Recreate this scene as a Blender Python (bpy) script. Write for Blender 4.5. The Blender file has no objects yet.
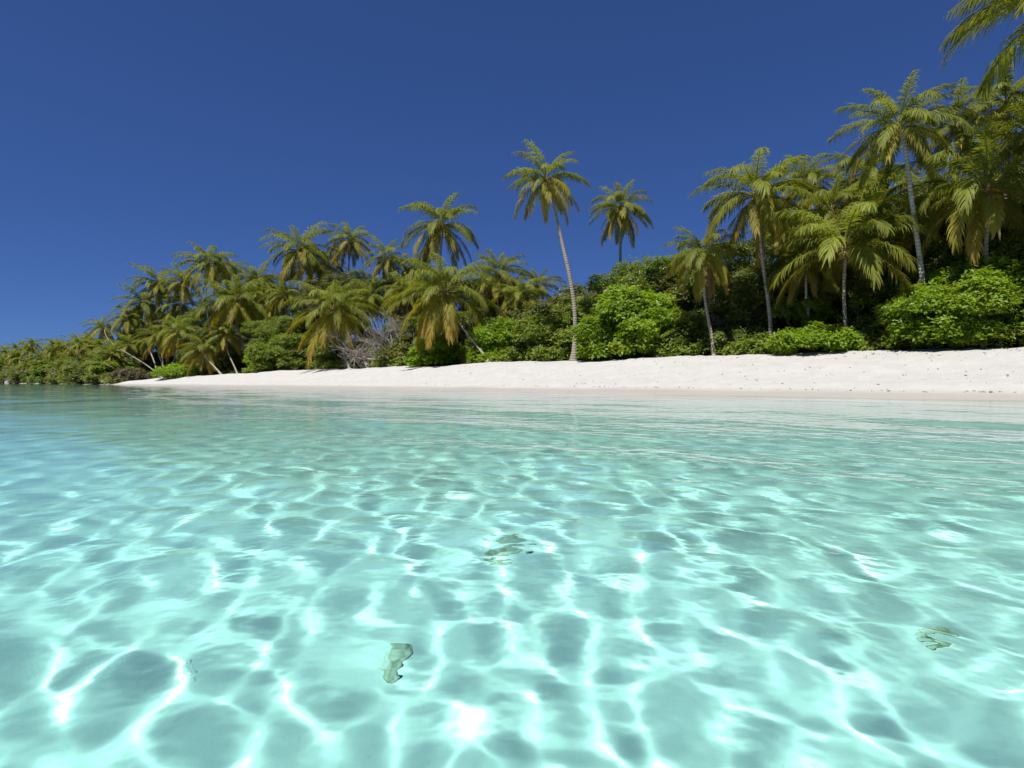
import bpy, bmesh, math, random
import numpy as np
from mathutils import Vector, Matrix

rnd = random.Random(7)
R = math.radians
scene = bpy.context.scene
col = scene.collection

# ------------------------------------------------------------------ camera
EYE = 0.55          # metres above still water
FPX = 569.0         # focal length in pixels of the 1024 wide frame
HORIZON = 382.0
cam = bpy.data.cameras.new('camera')
cam.sensor_width = 36.0
cam.lens = FPX / 1024.0 * 36.0
cam.clip_start = 0.02
cam.clip_end = 5000
cam.shift_y = (HORIZON - 384.0) / 1024.0
cam_ob = bpy.data.objects.new('camera', cam)
cam_ob.location = (0, 0, EYE)
cam_ob.rotation_euler = (R(90), 0, 0)
col.objects.link(cam_ob)
scene.camera = cam_ob

# ------------------------------------------------------------------ sky and sun
SUN_EL, SUN_AZ = R(65), R(214)      # azimuth clockwise from +Y (the view direction)
world = bpy.data.worlds.new('World')
scene.world = world
world.use_nodes = True
wn = world.node_tree
bg = wn.nodes['Background']
sky = wn.nodes.new('ShaderNodeTexSky')
sky.sky_type = 'NISHITA'
sky.sun_disc = False
sky.sun_elevation = SUN_EL
sky.sun_rotation = SUN_AZ
sky.altitude = 3000
sky.air_density = 1.0
sky.dust_density = 0.0
sky.ozone_density = 10.0
gam = wn.nodes.new('ShaderNodeGamma')          # polarised sky: deeper, more even blue
gam.inputs[1].default_value = 0.68
wn.links.new(sky.outputs[0], gam.inputs[0])
pol = wn.nodes.new('ShaderNodeMix')
pol.data_type = 'RGBA'
pol.blend_type = 'MULTIPLY'
pol.inputs[0].default_value = 1.0
pol.inputs[7].default_value = (0.34, 0.50, 0.885, 1)
wn.links.new(gam.outputs[0], pol.inputs[6])
wn.links.new(pol.outputs[2], bg.inputs[0])
bg.inputs[1].default_value = 0.092

sun = bpy.data.lights.new('sun', 'SUN')
sun.energy = 4.4
sun.angle = R(0.5)
sun.color = (1.0, 0.955, 0.88)
sun.cycles.is_caustics_light = True
sun_ob = bpy.data.objects.new('sun', sun)
sd = Vector((math.sin(SUN_AZ) * math.cos(SUN_EL), math.cos(SUN_AZ) * math.cos(SUN_EL), math.sin(SUN_EL)))
sun_ob.rotation_euler = sd.to_track_quat('Z', 'Y').to_euler()
sun_ob.location = (20, -20, 40)
col.objects.link(sun_ob)

vs = scene.view_settings
vs.view_transform = 'Standard'
vs.look = 'None'
vs.exposure = 0.68
vs.gamma = 1.0
vs.use_curve_mapping = False

cy = scene.cycles
cy.use_denoising = True
cy.max_bounces = 10
cy.diffuse_bounces = 3
cy.glossy_bounces = 4
cy.transmission_bounces = 8
cy.transparent_max_bounces = 8
cy.volume_bounces = 0
cy.caustics_refractive = True
cy.caustics_reflective = False
cy.sample_clamp_indirect = 4.0
cy.blur_glossy = 0.3

# ------------------------------------------------------------------ node helpers
def new_mat(name):
    m = bpy.data.materials.new(name)
    m.use_nodes = True
    nt = m.node_tree
    p = nt.nodes['Principled BSDF']
    return m, nt, p

def node(nt, t, **kw):
    n = nt.nodes.new(t)
    for k, v in kw.items():
        if k in n.inputs.keys() if hasattr(n.inputs, 'keys') else False:
            n.inputs[k].default_value = v
        else:
            setattr(n, k, v)
    return n

def noise(nt, scale, detail=4, rough=0.55, coord=None, w=None):
    n = nt.nodes.new('ShaderNodeTexNoise')
    n.inputs['Scale'].default_value = scale
    n.inputs['Detail'].default_value = detail
    n.inputs['Roughness'].default_value = rough
    if coord is not None:
        nt.links.new(coord, n.inputs['Vector'])
    return n

def ramp(nt, fac, stops):
    n = nt.nodes.new('ShaderNodeValToRGB')
    cr = n.color_ramp
    while len(cr.elements) < len(stops):
        cr.elements.new(0.5)
    for e, (p, c) in zip(cr.elements, stops):
        e.position = p
        e.color = (*c, 1) if len(c) == 3 else c
    nt.links.new(fac, n.inputs[0])
    return n

def mixc(nt, fac, a, b, mode='MIX'):
    n = nt.nodes.new('ShaderNodeMix')
    n.data_type = 'RGBA'
    n.blend_type = mode
    for s, v in ((n.inputs[0], fac), (n.inputs[6], a), (n.inputs[7], b)):
        if isinstance(v, (int, float)):
            s.default_value = v
        elif isinstance(v, tuple):
            s.default_value = (*v, 1) if len(v) == 3 else v
        else:
            nt.links.new(v, s)
    return n.outputs[2]

# ------------------------------------------------------------------ object helpers
def add_mesh(name, verts, faces, mats, parent=None, smooth=True, uv=None, mat_index=None):
    me = bpy.data.meshes.new(name)
    verts = np.asarray(verts, dtype=np.float32)
    me.vertices.add(len(verts))
    me.vertices.foreach_set('co', verts.ravel())
    if isinstance(faces, np.ndarray):
        nf, k = faces.shape
        loops = faces.ravel().astype(np.int32)
        starts = (np.arange(nf) * k).astype(np.int32)
    else:
        nf = len(faces)
        lens = np.array([len(f) for f in faces], dtype=np.int32)
        loops = np.array([i for f in faces for i in f], dtype=np.int32)
        starts = np.concatenate(([0], np.cumsum(lens)[:-1])).astype(np.int32)
    me.loops.add(len(loops))
    me.loops.foreach_set('vertex_index', loops)
    me.polygons.add(nf)
    me.polygons.foreach_set('loop_start', starts)
    if mat_index is not None:
        me.polygons.foreach_set('material_index', np.asarray(mat_index, dtype=np.int32))
    me.update(calc_edges=True)
    me.polygons.foreach_set('use_smooth', np.full(nf, smooth, dtype=bool))
    if uv is not None:
        l = me.uv_layers.new(name='UVMap')
        l.data.foreach_set('uv', np.asarray(uv, dtype=np.float32)[loops].ravel())
    for m in (mats if isinstance(mats, (list, tuple)) else [mats]):
        me.materials.append(m)
    me.validate()
    o = bpy.data.objects.new(name, me)
    col.objects.link(o)
    if parent is not None:
        o.parent = parent
    return o

def tag(o, label=None, cat=None, group=None, kind=None):
    if label: o['label'] = label
    if cat: o['category'] = cat
    if group: o['group'] = group
    if kind: o['kind'] = kind
    return o

def empty(name, loc, rz=0.0, sc=1.0):
    o = bpy.data.objects.new(name, None)
    o.empty_display_size = 0.3
    o.location = loc
    o.rotation_euler = (0, 0, rz)
    o.scale = (sc, sc, sc)
    col.objects.link(o)
    return o

# ------------------------------------------------------------------ the lie of the land
# t runs inland across the beach, s runs along the shore away to the left
SQ = math.sqrt(2.0)

def shore_t(s):
    return np.interp(s, [-400, 60, 190, 270, 420, 900], [21.9, 21.9, 21.4, 14.0, -20, -160])

def veg_w(s):
    return np.interp(s, [-400, 74, 106, 128, 160, 900], [12.7, 12.7, 7.5, 3.2, 1.2, 1.2])

_wr = np.random.RandomState(3)
_lump = [( _wr.uniform(0, 2 * np.pi), _wr.uniform(0, 2 * np.pi), l) for l in (0.5, .7, 0.9, 1.3, 1.9, 2.7, 4, 6, 9)]

def land_z(x, y, fine=True):
    x = np.asarray(x, dtype=np.float64); y = np.asarray(y, dtype=np.float64)
    t = (x + y) / SQ
    s = (y - x) / SQ
    w = veg_w(s)
    wig = 0.5 * np.sin(s * 0.11 + 1.0) + 0.35 * np.sin(s * 0.31)
    u = t - shore_t(s) - wig * np.clip(w / 12.7, .1, 1)
    v = u / w
    zc = 2.25 * (w / 12.7) ** 0.75
    up = zc * np.interp(v, [0, .12, .27, .45, .65, .85, 1.0, 1.4, 4], [0, .055, .15, .34, .60, .86, .98, 1.05, 1.1])
    dn = -1.2 * (1 - np.exp(np.minimum(u, 0) / 6.5)) + 0.02 * np.minimum(u + 14, 0)
    dn = np.maximum(dn, -4.0)
    z = np.where(u > 0, up, dn)
    if fine:
        b = np.zeros_like(x)
        for a, p, l in _lump:
            k = 2 * np.pi / l
            b += l ** 0.9 * np.sin(k * (np.cos(a) * x + np.sin(a) * y) + p)
        b *= 0.0055
        b2 = 0
        for a, p, l in _lump[1:5]:
            b2 = b2 + np.sin(2 * np.pi / l * 1.37 * (np.cos(a * 2 + 1) * x + np.sin(a * 2 + 1) * y) + 2 * p)
        b2 = np.where(u > 2.0, np.minimum(b2, 0.6), 0) * 0.012
        b = b + b2
        amp = np.where(u < 0, np.clip(-u / 6, 0.05, 1.1), np.clip((u - 1.5) / 4, 0.05, 1.15))
        z = z + b * amp
    return z

def polar_grid(r0, r1, ratio, dense, coarse, half):
    n = int(math.log(r1 / r0) / math.log(ratio)) + 1
    rr = r0 * (r1 / r0) ** (np.arange(n + 1) / n)
    a1 = np.arange(R(-half), R(half), dense)
    a2 = np.arange(R(half), 2 * math.pi - R(half), coarse)
    aa = np.concatenate((a1, a2))
    A, RR = np.meshgrid(aa, rr)
    x = (RR * np.sin(A)).ravel(); y = (RR * np.cos(A)).ravel()
    x = np.append(x, 0.0); y = np.append(y, 0.0)
    na = len(aa); nr = len(rr)
    i = np.arange(nr - 1)[:, None] * na
    j = np.arange(na)[None, :]
    j2 = (j + 1) % na
    q = np.stack((i + j, i + na + j, i + na + j2, i + j2), axis=-1).reshape(-1, 4)
    q = q[:, ::-1]
    c = nr * na
    jj = np.arange(na)
    tri = np.stack((np.full(na, c), (jj + 1) % na, jj), axis=-1)
    outer = (nr - 1) * na + jj
    return x, y, q, tri, outer

# ---- sand, one sheet from the sea bed over the beach to the forest floor
m_sand, nt, p = new_mat('coral_sand')
geo = nt.nodes.new('ShaderNodeNewGeometry')
sep = nt.nodes.new('ShaderNodeSeparateXYZ')
nt.links.new(geo.outputs['Position'], sep.inputs[0])
n1 = noise(nt, 1.2, 5, 0.6, geo.outputs['Position'])
n2 = noise(nt, 38.0, 3, 0.7, geo.outputs['Position'])
n3 = noise(nt, 0.22, 3, 0.5, geo.outputs['Position'])
dry = ramp(nt, n1.outputs[0], [(0.3, (0.400, 0.392, 0.376)), (0.7, (0.455, 0.447, 0.431))]).outputs[0]
speck = ramp(nt, n2.outputs[0], [(0.27, (0.84, 0.82, 0.78)), (0.36, (1, 1, 1))]).outputs[0]
dry = mixc(nt, 0.8, dry, speck, 'MULTIPLY')
wet = ramp(nt, n3.outputs[0], [(0.3, (0.325, 0.305, 0.28)), (0.7, (0.365, 0.343, 0.316))]).outputs[0]
bed = ramp(nt, n1.outputs[0], [(0.3, (0.80, 0.79, 0.74)), (0.7, (0.90, 0.89, 0.84))]).outputs[0]
bed = mixc(nt, 0.8, bed, speck, 'MULTIPLY')
mr = nt.nodes.new('ShaderNodeMapRange'); mr.inputs[1].default_value = 0.20; mr.inputs[2].default_value = 0.36
addn = nt.nodes.new('ShaderNodeMath'); addn.operation = 'MULTIPLY_ADD'
nt.links.new(n3.outputs[0], addn.inputs[0]); addn.inputs[1].default_value = 0.12; nt.links.new(sep.outputs[2], addn.inputs[2])
nt.links.new(addn.outputs[0], mr.inputs[0])
mr2 = nt.nodes.new('ShaderNodeMapRange'); mr2.inputs[1].default_value = -0.25; mr2.inputs[2].default_value = 0.0
nt.links.new(sep.outputs[2], mr2.inputs[0])
c = mixc(nt, mr2.outputs[0], bed, wet)
c = mixc(nt, mr.outputs[0], c, dry)
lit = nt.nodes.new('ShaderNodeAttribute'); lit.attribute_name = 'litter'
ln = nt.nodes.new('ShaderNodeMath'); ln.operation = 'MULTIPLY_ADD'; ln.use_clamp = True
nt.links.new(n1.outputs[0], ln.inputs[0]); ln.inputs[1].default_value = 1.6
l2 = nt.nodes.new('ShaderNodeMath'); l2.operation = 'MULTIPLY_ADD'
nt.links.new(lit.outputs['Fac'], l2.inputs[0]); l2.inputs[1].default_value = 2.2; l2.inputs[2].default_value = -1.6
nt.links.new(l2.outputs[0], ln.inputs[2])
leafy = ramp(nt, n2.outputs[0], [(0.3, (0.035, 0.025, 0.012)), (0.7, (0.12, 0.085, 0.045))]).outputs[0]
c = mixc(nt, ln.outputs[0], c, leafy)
nt.links.new(c, p.inputs['Base Color'])
rr_ = nt.nodes.new('ShaderNodeMapRange'); rr_.inputs[3].default_value = 0.55; rr_.inputs[4].default_value = 0.95
nt.links.new(mr.outputs[0], rr_.inputs[0]); nt.links.new(rr_.outputs[0], p.inputs['Roughness'])
p.inputs['Specular IOR Level'].default_value = 0.25
bump = nt.nodes.new('ShaderNodeBump'); bump.inputs['Strength'].default_value = 0.8; bump.inputs['Distance'].default_value = 0.14
nb = noise(nt, 4.5, 5, 0.65, geo.outputs['Position'])
nt.links.new(nb.outputs[0], bump.inputs['Height'])
bs_ = nt.nodes.new('ShaderNodeMapRange'); bs_.inputs[1].default_value = -0.1; bs_.inputs[2].default_value = 0.5; bs_.inputs[3].default_value = 0.06; bs_.inputs[4].default_value = 0.9
nt.links.new(sep.outputs[2], bs_.inputs[0]); nt.links.new(bs_.outputs[0], bump.inputs['Strength'])
nt.links.new(bump.outputs[0], p.inputs['Normal'])

x, y, q, tri, outer = polar_grid(0.3, 1400, 1.0115, 0.005, 0.05, 62)
z = land_z(x, y)
faces = [tuple(f) for f in q.tolist()] + [tuple(f) for f in tri.tolist()]
land = add_mesh('sand', np.stack((x, y, z), 1), faces, m_sand)
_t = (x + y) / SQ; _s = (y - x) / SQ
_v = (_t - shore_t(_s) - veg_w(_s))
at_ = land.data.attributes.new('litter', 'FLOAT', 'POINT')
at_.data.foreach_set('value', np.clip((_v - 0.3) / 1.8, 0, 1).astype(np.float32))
tag(land, kind='structure')
land.cycles.is_caustics_receiver = True

# ---- water
m_water, nt, p = new_mat('lagoon_water')
nt.nodes.remove(p)
out = nt.nodes['Material Output']
gl = nt.nodes.new('ShaderNodeBsdfRefraction')
gl.inputs['IOR'].default_value = 1.333
gl.inputs['Roughness'].default_value = 0.0
gs_ = nt.nodes.new('ShaderNodeBsdfGlossy')
gs_.inputs['Roughness'].default_value = 0.0
fr_ = nt.nodes.new('ShaderNodeFresnel'); fr_.inputs['IOR'].default_value = 1.333
mx_ = nt.nodes.new('ShaderNodeMixShader')
nt.links.new(fr_.outputs[0], mx_.inputs[0])
nt.links.new(gl.outputs[0], mx_.inputs[1]); nt.links.new(gs_.outputs[0], mx_.inputs[2])
nt.links.new(mx_.outputs[0], out.inputs['Surface'])
# the water takes red out of the light over its depth (Beer's law on the depth below each point)
dp = nt.nodes.new('ShaderNodeAttribute'); dp.attribute_name = 'depth'
vm = nt.nodes.new('ShaderNodeVectorMath'); vm.operation = 'SCALE'
vm.inputs[0].default_value = (-0.32, -0.014, -0.032)
nt.links.new(dp.outputs['Fac'], vm.inputs['Scale'])
sx_ = nt.nodes.new('ShaderNodeSeparateXYZ'); nt.links.new(vm.outputs[0], sx_.inputs[0])
cc_ = nt.nodes.new('ShaderNodeCombineXYZ')
for i in range(3):
    e_ = nt.nodes.new('ShaderNodeMath'); e_.operation = 'EXPONENT'
    nt.links.new(sx_.outputs[i], e_.inputs[0]); nt.links.new(e_.outputs[0], cc_.inputs[i])
nt.links.new(cc_.outputs[0], gl.inputs['Color'])

# cat's-paw ripples too small for the wave mesh
g_ = nt.nodes.new('ShaderNodeNewGeometry')
nw_ = noise(nt, 9.0, 2, 0.5, g_.outputs['Position'])
bw_ = nt.nodes.new('ShaderNodeBump'); bw_.inputs['Strength'].default_value = 1.0; bw_.inputs['Distance'].default_value = 0.0035
nt.links.new(nw_.outputs[0], bw_.inputs['Height'])
nt.links.new(bw_.outputs[0], gl.inputs['Normal'])
nx_ = noise(nt, 3.0, 3, 0.6, g_.outputs['Position'])
bx_ = nt.nodes.new('ShaderNodeBump'); bx_.inputs['Strength'].default_value = 1.0; bx_.inputs['Distance'].default_value = 0.010
nt.links.new(nx_.outputs[0], bx_.inputs['Height'])
nt.links.new(bx_.outputs[0], gs_.inputs['Normal'])

def wave_z(x, y):
    wr = np.random.RandomState(6)
    r = np.hypot(x, y)
    h = np.zeros_like(x)
    main = R(215)          # where the wavelets run to, from +X counter-clockwise
    N, LO, HI = 100, 0.11, 1.25
    for i in range(N):
        L = LO * (HI / LO) ** (i / (N - 1.0)) * wr.uniform(.93, 1.07)
        a = main + wr.normal(0, 0.75)
        ph = wr.uniform(0, 2 * np.pi)
        k = 2 * np.pi / L
        steep = WSTEEP * (min(L, WPK) / WPK) ** WE1 * (WPK / max(L, WPK)) ** WE2   # slope of each wave
        fade = np.clip(1.35 - r * 0.009 * 4.0 / L, 0, 1)
        d = np.cos(a) * x + np.sin(a) * y
        h += steep / k * fade * np.sin(k * d + ph + 0.35 * np.sin(0.9 * (np.cos(a + 1.3) * x + np.sin(a + 1.3) * y) + ph * 2))
    for i in range(26):                       # longer, lower swell lines that carry on to the beach
        L = 1.4 * (5.5 / 1.4) ** (i / 25.0)
        a = main + wr.normal(0, 0.42)
        k = 2 * np.pi / L
        fade = np.clip(1.5 - r * 0.009 * 2.2 / L, 0, 1)
        d = np.cos(a) * x + np.sin(a) * y
        h += 0.0052 / k * fade * np.sin(k * d + wr.uniform(0, 2 * np.pi) + 0.6 * np.sin(0.5 * (np.cos(a + 1.4) * x + np.sin(a + 1.4) * y) + i))
    return h

WSTEEP, WPK, WE1, WE2 = 0.0120, 0.265, 1.9, 1.6
x, y, q, tri, outer = polar_grid(0.25, 900, 1.0085, 0.0042, 0.03, 60)
z = wave_z(x, y)
nv = len(x)
V = np.stack((x, y, z), 1)
lo = np.stack((x[outer], y[outer], np.full(len(outer), -8.0)), 1)
V = np.concatenate((V, lo))
na = len(outer)
skirt = [(int(outer[i]), nv + i, nv + (i + 1) % na, int(outer[(i + 1) % na])) for i in range(na)]
faces = [tuple(f) for f in q.tolist()] + [tuple(f) for f in tri.tolist()] + skirt + [tuple(nv + i for i in range(na - 1, -1, -1))]
water = add_mesh('water', V, faces, m_water)
tag(water, kind='structure')
dz = np.zeros(len(V)); dz[:nv] = np.clip(0.02 - land_z(x, y, False), 0, 4)
at_ = water.data.attributes.new('depth', 'FLOAT', 'POINT')
at_.data.foreach_set('value', dz.astype(np.float32))
water.cycles.is_caustics_caster = True

# ------------------------------------------------------------------ where things stand
def at_pt(px, t):
    """ground point seen in picture column px at the inland distance t"""
    k = (px - 512.0) / FPX
    Y = t * SQ / (1 + k)
    return k * Y, Y

def at_depth(px, Y):
    return (px - 512.0) / FPX * Y, Y

def height_of(py, Y):
    return EYE + (HORIZON - py) / FPX * Y

def ground(x, y):
    return float(land_z(np.array([x]), np.array([y]), False)[0])

# ------------------------------------------------------------------ plant materials
def leaf_material(name, stops, trans, trans_mix=0.35, rough=0.45, spec=0.4, var=0.35):
    """blade colour from a random value per leaf (UV x), with light passing through the blade"""
    m, nt, p = new_mat(name)
    uv = nt.nodes.new('ShaderNodeUVMap'); uv.uv_map = 'UVMap'
    sp = nt.nodes.new('ShaderNodeSeparateXYZ'); nt.links.new(uv.outputs[0], sp.inputs[0])
    r = ramp(nt, sp.outputs[0], stops).outputs[0]
    g = nt.nodes.new('ShaderNodeNewGeometry')
    n = noise(nt, 0.55, 3, 0.6, g.outputs['Position'])
    oi = nt.nodes.new('ShaderNodeObjectInfo')
    f = nt.nodes.new('ShaderNodeMath'); f.operation = 'MULTIPLY_ADD'
    nt.links.new(oi.outputs['Random'], f.inputs[0]); f.inputs[1].default_value = 0.4
    nt.links.new(n.outputs[0], f.inputs[2])
    v = nt.nodes.new('ShaderNodeMapRange'); nt.links.new(f.outputs[0], v.inputs[0])
    v.inputs[1].default_value = 0.4; v.inputs[2].default_value = 1.0
    v.inputs[3].default_value = 1 - var; v.inputs[4].default_value = 1 + var
    h = nt.nodes.new('ShaderNodeHueSaturation')
    nt.links.new(r, h.inputs['Color']); nt.links.new(v.outputs[0], h.inputs['Value'])
    nt.links.new(h.outputs[0], p.inputs['Base Color'])
    p.inputs['Roughness'].default_value = rough
    p.inputs['Specular IOR Level'].default_value = spec
    tr = nt.nodes.new('ShaderNodeBsdfTranslucent')
    tcol = mixc(nt, 1.0, h.outputs[0], (*trans, 1), 'MULTIPLY')
    nt.links.new(tcol, tr.inputs['Color'])
    mx = nt.nodes.new('ShaderNodeMixShader'); mx.inputs[0].default_value = trans_mix
    nt.links.new(p.outputs[0], mx.inputs[1]); nt.links.new(tr.outputs[0], mx.inputs[2])
    nt.links.new(mx.outputs[0], nt.nodes['Material Output'].inputs['Surface'])
    return m

TR = (1.9, 1.75, 0.75)
m_frond = leaf_material('palm_frond_green', [(0, (0.135, 0.172, 0.028)), (0.55, (0.185, 0.205, 0.033)), (0.85, (0.23, 0.215, 0.035)), (1, (0.32, 0.24, 0.05))], TR, 0.40, 0.55, 0.18, 0.25)
m_frond_old = leaf_material('palm_frond_ageing', [(0, (0.17, 0.195, 0.032)), (0.65, (0.25, 0.235, 0.038)), (0.92, (0.34, 0.255, 0.052)), (1, (0.33, 0.20, 0.06))], TR, 0.42, 0.6, 0.15, 0.25)
m_frond_dead = leaf_material('palm_frond_dead', [(0, (0.20, 0.15, 0.08)), (1, (0.17, 0.115, 0.065))], (1.3, 1.1, 0.8), 0.2, 0.8, 0.1, 0.3)
m_lime = leaf_material('lime_green_leaf', [(0, (0.13, 0.225, 0.014)), (0.6, (0.20, 0.31, 0.02)), (1, (0.29, 0.37, 0.035))], TR, 0.40, 0.45, 0.3, 0.22)
m_mid = leaf_material('mid_green_leaf', [(0, (0.09, 0.145, 0.017)), (0.6, (0.145, 0.20, 0.024)), (1, (0.22, 0.24, 0.042))], TR, 0.36, 0.45, 0.3, 0.3)
m_dark = leaf_material('dark_green_leaf', [(0, (0.07, 0.105, 0.02)), (0.6, (0.11, 0.15, 0.027)), (1, (0.18, 0.18, 0.045))], TR, 0.32, 0.5, 0.3, 0.35)
m_olive = leaf_material('olive_green_leaf', [(0, (0.065, 0.10, 0.018)), (0.5, (0.11, 0.135, 0.024)), (0.9, (0.18, 0.17, 0.035)), (1, (0.25, 0.18, 0.07))], TR, 0.3, 0.45, 0.4, 0.35)
m_dry = leaf_material('dry_grey_leaf', [(0, (0.10, 0.11, 0.045)), (0.5, (0.20, 0.17, 0.10)), (1, (0.30, 0.25, 0.18))], (1.3, 1.2, 0.8), 0.2, 0.8, 0.15, 0.3)

def bark_material(name, a, b, ring):
    m, nt, p = new_mat(name)
    tc = nt.nodes.new('ShaderNodeUVMap'); tc.uv_map = 'UVMap'
    mp = nt.nodes.new('ShaderNodeMapping'); nt.links.new(tc.outputs[0], mp.inputs[0])
    g = nt.nodes.new('ShaderNodeNewGeometry')
    n = noise(nt, 2.2, 5, 0.65, g.outputs['Position'])
    w = nt.nodes.new('ShaderNodeTexWave'); w.wave_type = 'BANDS'; w.bands_direction = 'Y'
    w.inputs['Scale'].default_value = ring; w.inputs['Distortion'].default_value = 1.5; w.inputs['Detail'].default_value = 3
    nt.links.new(mp.outputs[0], w.inputs['Vector'])
    c = ramp(nt, n.outputs[0], [(0.3, a), (0.7, b)]).outputs[0]
    d = ramp(nt, w.outputs[0], [(0.0, (0.55, 0.52, 0.5)), (0.35, (1, 1, 1))]).outputs[0]
    nt.links.new(mixc(nt, 0.8, c, d, 'MULTIPLY'), p.inputs['Base Color'])
    p.inputs['Roughness'].default_value = 0.9
    p.inputs['Specular IOR Level'].default_value = 0.2
    bp = nt.nodes.new('ShaderNodeBump'); bp.inputs['Strength'].default_value = 0.6; bp.inputs['Distance'].default_value = 0.03
    nt.links.new(w.outputs[0], bp.inputs['Height']); nt.links.new(bp.outputs[0], p.inputs['Normal'])
    return m

m_trunk = bark_material('palm_trunk_bark', (0.22, 0.19, 0.155), (0.37, 0.33, 0.275), 1.6)
m_trunk_pale = bark_material('pale_palm_trunk_bark', (0.38, 0.34, 0.29), (0.52, 0.48, 0.42), 1.6)
m_bark = bark_material('tree_bark', (0.12, 0.10, 0.08), (0.24, 0.20, 0.16), 0.4)
m_grey = bark_material('bleached_wood', (0.22, 0.195, 0.17), (0.40, 0.365, 0.325), 0.3)
m_fibre = bark_material('crown_fibre', (0.13, 0.085, 0.05), (0.24, 0.16, 0.09), 2.0)
m_nut, _nt, _p = new_mat('coconut_husk')
_g = _nt.nodes.new('ShaderNodeObjectInfo')
_n = noise(_nt, 3.0, 3, 0.6)
_nt.links.new(ramp(_nt, _n.outputs[0], [(0.35, (0.20, 0.17, 0.035)), (0.65, (0.33, 0.20, 0.06))]).outputs[0], _p.inputs['Base Color'])
_p.inputs['Roughness'].default_value = 0.5

# ------------------------------------------------------------------ tubes, fronds and leaf masses
def tube(path, radii, sides=8, v_per_m=1.0):
    P = np.asarray(path, float); r = np.asarray(radii, float)
    n = len(P)
    T = np.gradient(P, axis=0); T /= np.linalg.norm(T, axis=1)[:, None] + 1e-9
    ref = np.array([0.31, 0.95, 0.05]) if abs(T[0][1]) < 0.9 else np.array([1, 0, 0.1])
    A = np.cross(T, ref); A /= np.linalg.norm(A, axis=1)[:, None] + 1e-9
    B = np.cross(T, A)
    th = np.arange(sides) / sides * 2 * np.pi
    V = P[:, None] + r[:, None, None] * (A[:, None] * np.cos(th)[None, :, None] + B[:, None] * np.sin(th)[None, :, None])
    i = np.arange(n - 1)[:, None] * sides; j = np.arange(sides)[None]
    j2 = (j + 1) % sides
    Q = np.stack((i + j, i + j2, i + sides + j2, i + sides + j), -1).reshape(-1, 4)
    L = np.concatenate(([0], np.cumsum(np.linalg.norm(np.diff(P, axis=0), axis=1))))
    uv = np.stack((np.broadcast_to(th[None] / (2 * np.pi), (n, sides)), np.broadcast_to((L * v_per_m)[:, None], (n, sides))), -1).reshape(-1, 2)
    return V.reshape(-1, 3), Q, uv

class Geo:
    def __init__(s): s.v, s.q, s.uv, s.n = [], [], [], 0
    def add(s, v, q, uv):
        s.v.append(v); s.q.append(q + s.n); s.uv.append(uv); s.n += len(v)
    def build(s, name, mat, parent=None, smooth=True):
        return add_mesh(name, np.concatenate(s.v), np.concatenate(s.q), mat, parent, smooth, np.concatenate(s.uv))

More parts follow.
